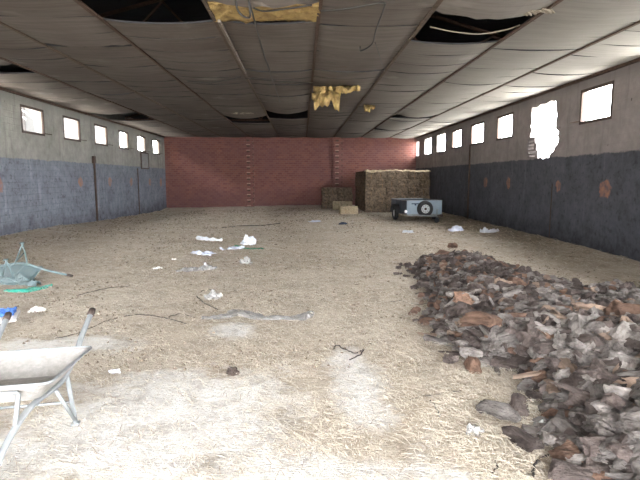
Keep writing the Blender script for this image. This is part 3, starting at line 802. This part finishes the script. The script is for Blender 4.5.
sheet('plastic_film', [(202,319,.10),(225,318,.14),(238,313,.24),(262,318,.17),(285,318,.16),(302,317,.24),(311,313,.08)], 'bagclear', 'long twisted strip of translucent plastic film across the floor', 'plastic film', 10.1, .035, GL)
blob('plastic_bag', 315, 222, .42, .25, .05, 'bagblue', 'pale flat plastic piece far back between floor and bales', 'plastic bag', 11.1, GL)
blob('cloth_scrap', 343, 224.5, .26, .2, .06, 'navy', 'small dark blue cloth scrap in front of the floor bale', 'cloth', 12.1)
blob('plastic_bag', 408, 232.5, .34, .2, .05, 'bag', 'flat white plastic bag in front of the trailer', 'plastic bag', 13.1, GL)
blob('plastic_bag', 456, 231, .46, .3, .08, 'bagblue', 'lilac-white crumpled plastic bag near the dark grey wall', 'plastic bag', 14.1, GL)
sheet('plastic_bag', [(480,233,.05),(488,233,.28),(496,232,.22)], 'bag', 'pale blue-white bag closest to the dark grey wall', 'plastic bag', 15.1, .12, GL)
sheet('netting', [(236,246,.1),(246,248.5,.16),(258,249,.14),(264,249,.03)], 'net2', 'dark green netting scrap under the bulging white bag', 'netting', 16.1, .03)
sheet('tarpaulin', [(-12,281,.3),(4,282,.42),(18,283,.38),(30,285,.24),(39,287,.08)], 'green', 'dull teal tarpaulin fold poking out beneath the upturned wheelbarrow', 'tarpaulin', 25.3, .10)
sheet('netting', [(6,292,.10),(22,292,.2),(38,289,.22),(52,286,.06)], 'net', 'bright turquoise netting strip beside the upturned green wheelbarrow', 'netting', 17.1, .03)
blob('paper_scrap', 37, 311, .17, .10, .03, 'paper', 'crumpled white paper scrap on the floor behind the near wheelbarrow', 'paper', 18.1)
blob('plastic_scrap', 114, 372, .09, .03, .02, 'bagblue', 'tiny blue-grey plastic scrap on the straw right of the near wheelbarrow', 'plastic', 19.1)
blob('dirt_clod', 233, 374, .09, .07, .04, 'grip', 'small dark brown clod at the edge of the bare concrete', 'clod', 20.1)
blob('stone', 475, 433, .10, .07, .04, 'bagclear', 'pale grey stone on the straw in front of the bark heap', 'stone', 21.1)
blob('stone', 538, 427, .08, .06, .035, 'bagclear', 'pale bluish stone beside the nearest bark chunks', 'stone', 22.1)
# board with blue rag at the left edge
p = atz(2, 318, .12)
o = build('board', (lambda b: (box(b, (0, 0, 0), (.62, .30, .025), .004), b)[1])(bmesh.new()), M['board'], loc=(p.x-.17, p.y, .10), rot=(.12, -.06, .35))
tag(o, 'pale board tilted on the floor at the left edge behind the near wheelbarrow', 'board')
bm = bmesh.new(); box(bm, (0, 0, 0), (.4, .16, .09), .01); tag(build('shade_block', bm, M['timber'], loc=(p.x-.2, p.y-.02, .045), rot=(0, 0, .35)), 'dark block added for the shade under the pale tilted board', 'timber')  # dark block added where the board only casts shade
bm = bmesh.new(); bmesh.ops.create_grid(bm, x_segments=24, y_segments=14, size=.5)
for v in bm.verts: v.co = (v.co.x*.42, v.co.y*.2, .03+.05*abs(nz(v.co.x, v.co.y, 1, 5))+.02*nz(v.co.x, v.co.y, 2, 13))
r = bmesh.ops.extrude_face_region(bm, geom=bm.faces[:])
for e in r['geom']:
    if isinstance(e, bmesh.types.BMVert): e.co.z -= .02
p2 = atz(10, 309, .13)
tag(build('rag', bm, M['blue'], loc=(p2.x-.02, p.y+.08, .115), rot=(.12, -.06, .3)), 'bright blue rag draped on the pale board', 'rag')

# dark twine and stalks strewn about
def twine(pts, label, r=.005, lift=.012):
    P = [];
    for a, b in pts:
        q = atz(a, b, 0); P.append(Vector((q.x, q.y, H(q.x, q.y)+lift)))
    P = smoothpath(P, 6)
    for i, q in enumerate(P): q.x += .02*nz(i*.7, q.y, 2); q.z += .008*nz(i*.9, q.x, 5)
    bm = bmesh.new(); tube(bm, P, r, 5); tag(build('twine', bm, M['twine'], smooth=True), label, 'twine', 'dark baling twine on the floor')
twine([(124,317),(140,316),(158,318),(176,322),(186,326)], 'dark twine left of the long plastic strip', .006)
twine([(168,319),(180,315),(195,319)], 'short dark twine end meeting the one left of the plastic strip', .005)
twine([(196,297),(204,303),(211,307),(218,311)], 'dark twine under the bag tangled in the middle', .007)
twine([(200,293),(208,290),(216,292)], 'dark twine curl behind the tangled bag', .006)
twine([(333,350),(338,346),(346,351),(356,354),(364,350),(360,356),(350,360)], 'curled dark twine past the end of the bare concrete strip', .006)
twine([(55,340),(80,333),(105,322),(118,318)], 'long faint twine behind the near wheelbarrow grip', .004)
twine([(78,296),(110,288),(135,286)], 'dark twine near the upturned green wheelbarrow', .005)
twine([(222,228),(240,226),(262,226),(280,224)], 'dark stalks lying far back by the pilaster', .018)
twine([(410,402),(420,398),(440,396),(460,392)], 'thin twine on the straw before the heap', .003)
twine([(430,402),(436,410),(441,418)], 'short dark stalk crossing the straw before the heap', .005)
twine([(533,478),(534,468),(540,461),(552,456),(566,452),(578,446)], 'thin bent root curving out of the nearest part of the heap', .007)
twine([(492,475),(497,468),(494,462)], 'short curved stalk at the near edge of the floor', .005)
twine([(388,304),(400,303),(420,306),(438,300)], 'thin dark stalk pointing at the heap', .004)

# ------------------------------------------------------------------ loose straw strands
def bare(x, y):
    d = 9
    for (cx, cy, rx, ry) in ((-.95,3.3,1.15,1.05),(.42,3.9,.27,.95),(-2.2,2.6,1.0,.9),(0.0,2.2,1.6,.75),(-.75,5.3,.28,.4),(-2.4,4.9,.9,.3)):
        d = min(d, math.hypot((x-cx)/rx, (y-cy)/ry))
    return d + .5*nz(x, y, 1, 2.2)
def strands(n, ylo, yhi, pw, L0, L1, w, name, label, m):
    V = []; F = []; i = 0; tries = 0
    while i < n and tries < n*4:
        tries += 1
        y = ylo+(yhi-ylo)*random.random()**pw; hw = .72*y+.5; x = random.uniform(max(XL+.05, -hw), min(XR-.05, hw))
        b = bare(x, y)
        if b < .95 and random.random() > .3: continue
        if x > 4.2 and y > 7 and random.random() > .5: continue
        a = random.random()*PI; L = random.uniform(L0, L1)/2; ww = w*random.uniform(.6, 1.3)/2
        dx, dy = math.cos(a)*L, math.sin(a)*L; nx_, ny_ = -math.sin(a)*ww, math.cos(a)*ww
        z = H(x, y)+random.uniform(.003, .022); tz = random.uniform(-.18, .18)*L; b3 = random.uniform(0, .012)
        k = len(V)
        V += [(x-dx+nx_, y-dy+ny_, z-tz), (x-dx-nx_, y-dy-ny_, z-tz+.001), (x-nx_, y-ny_, z+b3+.001), (x+nx_, y+ny_, z+b3), (x+dx-nx_, y+dy-ny_, z+tz+.001), (x+dx+nx_, y+dy+ny_, z+tz)]
        F += [(k, k+1, k+2, k+3), (k+3, k+2, k+4, k+5)]; i += 1
    me = bpy.data.meshes.new(name); me.from_pydata(V, [], F); me.update()
    o = link(name, me, m); tag(o, label, 'straw', kind='stuff')
random.seed(5)
def strandmat(name, a, b):
    m, n, l, bs = mat(name, .8); k = N(m)
    f = k.noise(k.pos(), 60, 1); l.new(k.mix(k.ramp(f, [(.35, 0), (.65, 1)]), a, b), bs.inputs['Base Color']); return m
M['s3'] = strandmat('dull_straw_stalks', (.30,.24,.175), (.52,.44,.33))
M['s1'] = strandmat('pale_straw_stalks', (.50,.43,.33), (.74,.69,.59))
M['s2'] = strandmat('brown_straw_stalks', (.23,.18,.13), (.42,.345,.255))
strands(68000, 2.0, 12.5, 1.35, .04, .12, .0030, 'straw', 'pale straw stalks scattered over the whole near floor', M['s1'])
strands(20000, 2.0, 12.5, 1.2, .04, .11, .0034, 'straw_chaff', 'brown straw stalks mixed into the pale straw of the near floor', M['s2'])
strands(26000, 9, 28.3, 1.0, .10, .30, .015, 'far_straw', 'brownish straw strewn over the far half of the floor', M['s3'])
strands(9000, 9, 28.3, 1.0, .10, .25, .014, 'far_pale_straw', 'pale straw strewn over the far half of the floor', M['s1'])

# trodden crumbs of soil and chaff
bm = bmesh.new(); random.seed(77); cnt = 0; V = []; F = []
while cnt < 9000:
    y = 4.2+23*random.random()**1.25; hw = .72*y+.5; x = random.uniform(max(XL+.1, -hw), min(XR-.1, hw))
    if nz(x, y, 6, .8)+.5*nz(x, y, 2, 3) < random.uniform(-.35, .45) or (bare(x, y) < .9 and random.random() > .15): continue
    cnt += 1; r = random.uniform(.004, .014)*(1+y/12); n = 5; z = H(x, y); a0 = random.random()*6; k = len(V); el = random.uniform(.4, 1.6)
    for q in range(n):
        a = a0+2*PI*q/n; rr = r*random.uniform(.6, 1.3); V.append((x+rr*math.cos(a)*el, y+rr*math.sin(a), z+.001))
    V.append((x, y, z+r*.8+.006))
    F += [(k+q, k+(q+1) % n, k+n) for q in range(n)]
bm.free(); me = bpy.data.meshes.new('crumbs'); me.from_pydata(V, [], F); me.update()
tag(link('crumbs', me, simple('soil_crumb', (.26,.21,.16), .95, 0, .3, 30, 0, (.13,.10,.075))), 'dark soil crumbs and chaff trodden into the straw floor', 'crumbs', kind='stuff')

# ------------------------------------------------------------------ bark heap
POLY = [(1.98,8.8),(2.1,9.2),(2.9,9.4),(3.45,8.7),(3.6,7.7),(3.65,6.9),(4.0,6.25),(4.5,5.6),(4.9,4.6),(4.8,3.0),(3.2,2.1),(1.9,2.25),(1.66,2.6),(1.74,3.0),(1.83,3.5),(1.78,4.05),(1.5,4.7),(1.47,5.56),(1.7,6.3),(1.89,7.2),(1.93,8.0)]
def inside(x, y):
    c = False; j = len(POLY)-1
    for i in range(len(POLY)):
        (xi, yi), (xj, yj) = POLY[i], POLY[j]
        if (yi > y) != (yj > y) and x < (xj-xi)*(y-yi)/(yj-yi)+xi: c = not c
        j = i
    return c
def edge_d(x, y):
    d = 9; p = Vector((x, y))
    for i in range(len(POLY)):
        a, b = Vector(POLY[i-1]), Vector(POLY[i]); t = max(0, min(1, (p-a).dot(b-a)/(b-a).length_squared)); d = min(d, (p-a-(b-a)*t).length)
    return d if inside(x, y) else -d
def heap(x, y):
    d = edge_d(x, y)
    if d <= 0: return 0.0
    return .34*(1-math.exp(-d/.42))*(1+.35*nz(x, y, 7, 1.4)) * (1.0 if y > 4 else .6+.1*(y))
def chunk(kind, seed):
    bm = bmesh.new(); bmesh.ops.create_icosphere(bm, subdivisions=3 if kind != 'stick' else 2, radius=1)
    S = {'lump': (.11, .085, .055), 'slab': (.17, .07, .042), 'flake': (.10, .075, .032), 'stick': (.26, .022, .02)}[kind]
    for v in bm.verts:
        c = v.co.copy()
        q = Vector([math.copysign(abs(t)**.55, t) for t in c])
        n1 = nz(c.x+seed, c.y, c.z, 1.1); n2 = nz(c.x, c.y+seed, c.z, 2.6); n3 = nz(c.x, c.y, c.z+seed, 6)
        k = 1+.30*n1+.2*n2+.12*n3
        p = Vector((q.x*S[0]*k, q.y*S[1]*(1+.55*n2+.2*n3)*(1-.25*q.x*nz(seed, 1, 1)), q.z*S[2]*(1+.5*n1+.5*n3)))
        if kind == 'slab': p.z += -.9*p.y**2/S[1]*.35 + .02*math.sin(q.x*2+seed)
        if kind == 'flake': p.z += .025*q.x*q.y
        if kind == 'stick': p.y += .03*math.sin(q.x*1.7+seed); p.z += .015*math.sin(q.x*2.3+seed*2)
        v.co = p
    me = bpy.data.meshes.new('bark_'+kind); bm.to_mesh(me); bm.free(); return me
random.seed(11)
KN = ['lump', 'slab', 'flake', 'stick']
protos = {}
for kd in KN:
    for ci in range(4):
        for s in range(3 if ci < 2 else 2):
            me = chunk(kd, random.random()*40); me.materials.append(BARK[ci][1]); protos.setdefault((kd, ci), []).append(me)
items = []
tries = 0
NCH = 4200
while len(items) < NCH and tries < 90000:
    tries += 1
    x = random.uniform(1.3, 5.5); y = random.uniform(1.9, 9.8); d = edge_d(x, y)
    if d < 0 and random.random() > math.exp(d/.10)*.35: continue
    if y < 3.3 and x > 3.9: continue
    if x > .70*y+.9: 
        if random.random() > .12: continue
    kd = random.choices(KN, (4, 5.5, 2.6, .9 if y > 5 else 1.5))[0]
    farness = (y-3)/6
    ci = random.choices(range(4), (2.4+4*farness, 5-2.2*farness, .65+.6*farness, .35))[0]
    sc = random.uniform(.26, .74) * (1.4 if y < 4.6 else (1.15 if y < 6 else .95))
    if random.random() < .08: sc *= 1.5
    layer = random.random()
    z = heap(x, y) + H(x, y) + .015 + .06*layer*(1 if d > .1 else .15)
    tl = .42 if d > .1 else .12
    base = random.gauss(math.radians(25 if y < 5 else 60), .8)
    items.append([x, y, z, (random.gauss(0, tl), random.gauss(0, tl*.7), base), sc, kd, ci, d])
camv = Vector((0, 0, EYE))
def vis(it):
    S = {'lump': .09, 'slab': .11, 'flake': .07, 'stick': .07}[it[5]]*it[4]
    D = (Vector(it[:3])-camv); px = 302+500*it[0]/it[1]
    inframe = 1 if px < 655 and 178+500*(EYE-it[2])/it[1] < 500 else .05
    return S/D.length*inframe*(.7+.6*min(1, max(0, (it[2]-heap(it[0], it[1]))*12)))
items.sort(key=vis, reverse=True)
GB = 'bark chunks of the heap'
kindw = {'lump': 'lump', 'slab': 'slab', 'flake': 'flake', 'stick': 'stick'}
def zone(x, y, d):
    if y < 3.1: a = 'at the near end'
    elif y < 3.9: a = 'in the near part'
    elif y < 4.8: a = 'just behind the near part'
    elif y < 6.2: a = 'in the middle'
    elif y < 7.8: a = 'past the middle'
    else: a = 'at the far tip'
    if d < .02: b = 'strayed onto the straw'
    elif d < .3: b = 'on the sloping edge'
    elif d < .75: b = 'partway up'
    else: b = 'on top'
    return b+' '+a
def szw(sc): return 'small' if sc < .5 else ('large' if sc > .78 else 'medium')
rest = []
for i, it in enumerate(items):
    x, y, z, rot, sc, kd, ci, d = it
    me = random.choice(protos[(kd, ci)])
    if i < 290:
        o = bpy.data.objects.new('bark_chunk' if kd != 'stick' else 'bark_stick', me); C.objects.link(o)
        o.location = (x, y, z); o.rotation_euler = rot; o.scale = (sc, sc, sc*random.uniform(.8, 1.25))
        tag(o, '%s %s bark %s, %s of heap' % (szw(sc), BARK[ci][0], kindw[kd].replace('stick', 'stick'), zone(x, y, d)), 'bark', GB if kd != 'stick' else 'bark sticks of the heap')
    else: rest.append((it, me))
# the rest, with the mound of fines under it, is one mass
VV, FF, MI = [], [], []; base = 0
cache = {}
for (x, y, z, rot, sc, kd, ci, d), me in rest:
    if me not in cache:
        co = np.empty(len(me.vertices)*3); me.vertices.foreach_get('co', co)
        cache[me] = (co.reshape(-1, 3), np.array([list(p.vertices) for p in me.polygons]))
    co, fc = cache[me]; R = np.array(Euler(rot).to_matrix())
    VV.append(co*sc @ R.T + np.array((x, y, z))); FF.append(fc+base); MI.append(np.full(len(fc), ci)); base += len(co)
gx, gy = 90, 150; mv = []
for j in range(gy+1):
    for i in range(gx+1):
        x = 1.3+4.3*i/gx; y = 1.9+7.9*j/gy; h = heap(x, y)
        mv.append((x, y, H(x, y)+(h+.025*nz(x, y, 2, 9)-.01 if edge_d(x, y) > .03 else -.06)))
mf = []
for j in range(gy):
    for i in range(gx):
        a = j*(gx+1)+i
        x = 1.3+4.3*(i+.5)/gx; y = 1.9+7.9*(j+.5)/gy
        if edge_d(x, y) > -.08: mf += [(base+a, base+a+1, base+a+gx+2), (base+a, base+a+gx+2, base+a+gx+1)]
VV.append(np.array(mv)); FF.append(np.array(mf)); MI.append(np.zeros(len(mf), int))
V = np.concatenate(VV); F = np.concatenate(FF); mi = np.concatenate(MI)
me = bpy.data.meshes.new('bark_rubble'); me.from_pydata(V.tolist(), [], F.tolist())
for _, m_ in BARK: me.materials.append(m_)
me.polygons.foreach_set('material_index', mi.astype(np.int32)); me.update()
o = bpy.data.objects.new('bark_rubble', me); C.objects.link(o)
tag(o, 'mass of small and buried bark pieces making up the dark heap on the straw', 'bark heap', kind='stuff')
# pieces one can single out
def piece(px, py, zz, kd, ci, sc, rot, label, name='bark_chunk'):
    q = atz(px, py, zz); me = random.choice(protos[(kd, ci)])
    o = bpy.data.objects.new(name, me); C.objects.link(o); o.location = (q.x, q.y, max(zz, H(q.x, q.y)+heap(q.x, q.y)+.05)); o.rotation_euler = rot
    o.scale = sc if isinstance(sc, tuple) else (sc, sc, sc); tag(o, label, 'bark', GB)
piece(540, 373, .12, 'stick', 3, (1.25, .8, .8), (0, .05, math.radians(30)), 'long pale tan stick lying along the near straw edge of the heap', 'bark_stick')
piece(600, 312, .36, 'slab', 3, 1.5, (.3, .1, 2.4), 'big pale tan curved slab lying on the crest of the heap')
piece(622, 337, .34, 'slab', 3, 1.2, (.4, 0, .3), 'pale tan bark slab nearest the frame edge on the heap')
piece(505, 290, .33, 'lump', 3, 1.3, (.2, .3, 1), 'light pinkish-tan lump on the far half of the heap')
piece(561, 322, .30, 'flake', 3, 1.5, (.5, .2, 1.4), 'wide tan flake in the middle of the heap')
piece(480, 320, .30, 'slab', 2, 1.2, (.2, .2, 2.2), 'reddish bark slab standing tilted above the left slope of the heap')
piece(463, 300, .3, 'lump', 2, 1.2, (.2, .2, 1.2), 'orange-brown bark lump near the far tip of the heap')
piece(566, 456, .03, 'flake', 2, .8, (0, 0, .3), 'flat orange-brown flake on straw at the nearest corner of the heap')
piece(453, 247, .04, 'lump', 2, 1.0, (.1, 0, .3), 'lone brown bark lump on the straw beyond the far tip of the heap')
piece(451, 361, .03, 'lump', 0, .6, (0, 0, .4), 'lone dark lump on the straw left of the middle of the heap')
piece(472, 355, .05, 'lump', 1, .9, (0, .2, .4), 'grey-brown lump on the straw just clear of the heap')
piece(497, 412, .03, 'slab', 1, .9, (0, .1, 2.2), 'grey bark slab alone on the straw before the near heap')
piece(523, 438, .04, 'slab', 0, .8, (0, .2, 1.9), 'upright dark bark piece at the left end of a fallen branch')
piece(552, 424, .04, 'stick', 1, (.9, 1.3, 1.3), (0, 0, .6), 'grey fallen branch reaching out of the near heap onto the straw', 'bark_stick')
piece(423, 285, .03, 'lump', 0, .8, (0, 0, .1), 'dark charred lump on the straw beside the far tip of the heap')

# ------------------------------------------------------------------ outside
bm = bmesh.new(); box(bm, (-16.3, 15, 3.6), (.3, 62, 7.8)); struct('wall_neighbour_light_block', bm, M['plaster'])  # neighbour's wall, its unseen near stretch added to block sky light
bm = bmesh.new(); box(bm, (-15.7, 31.8, 3.6), (.9, 2.6, 7.8)); struct('wall_neighbour_white', bm, M['white_plaster'])
for q in range(5):
    bm = bmesh.new(); tube(bm, [(-16.1, 25.6+q*1.3, 6.0), (-14.0, 25.2+q*1.3, 4.6)], .05, 4); struct('neighbour_rafter', bm, M['white_plaster'])
# ------------------------------------------------------------------ light
W = bpy.data.worlds.new('sky'); bpy.context.scene.world = W; W.use_nodes = True
wn, wl = W.node_tree.nodes, W.node_tree.links
bg = wn['Background']; bg.inputs['Color'].default_value = (.95, .97, 1.0, 1)
tc = wn.new('ShaderNodeTexCoord'); sx = wn.new('ShaderNodeSeparateXYZ'); wl.new(tc.outputs['Generated'], sx.inputs[0])
ma = wn.new('ShaderNodeMapRange'); ma.inputs['From Min'].default_value = -.3; ma.inputs['From Max'].default_value = .9
ma.inputs['To Min'].default_value = 7.0; ma.inputs['To Max'].default_value = 15.0
wl.new(sx.outputs[0], ma.inputs['Value']); wl.new(ma.outputs[0], bg.inputs['Strength'])
sl = bpy.data.lights.new('sun', 'SUN'); sl.energy = 20; sl.angle = math.radians(3); sl.color = (1, .95, .88)
so = bpy.data.objects.new('sun', sl); C.objects.link(so)
d = Vector((.18, .42, -1.0)); so.rotation_euler = d.to_track_quat('-Z', 'Y').to_euler()
sc = bpy.context.scene
sc.view_settings.view_transform = 'Standard'; sc.view_settings.look = 'None'; sc.view_settings.gamma = 1; sc.view_settings.exposure = 2.2
sc.cycles.max_bounces = 10; sc.cycles.diffuse_bounces = 7; sc.cycles.sample_clamp_indirect = 8
sc.cycles.use_denoising = True
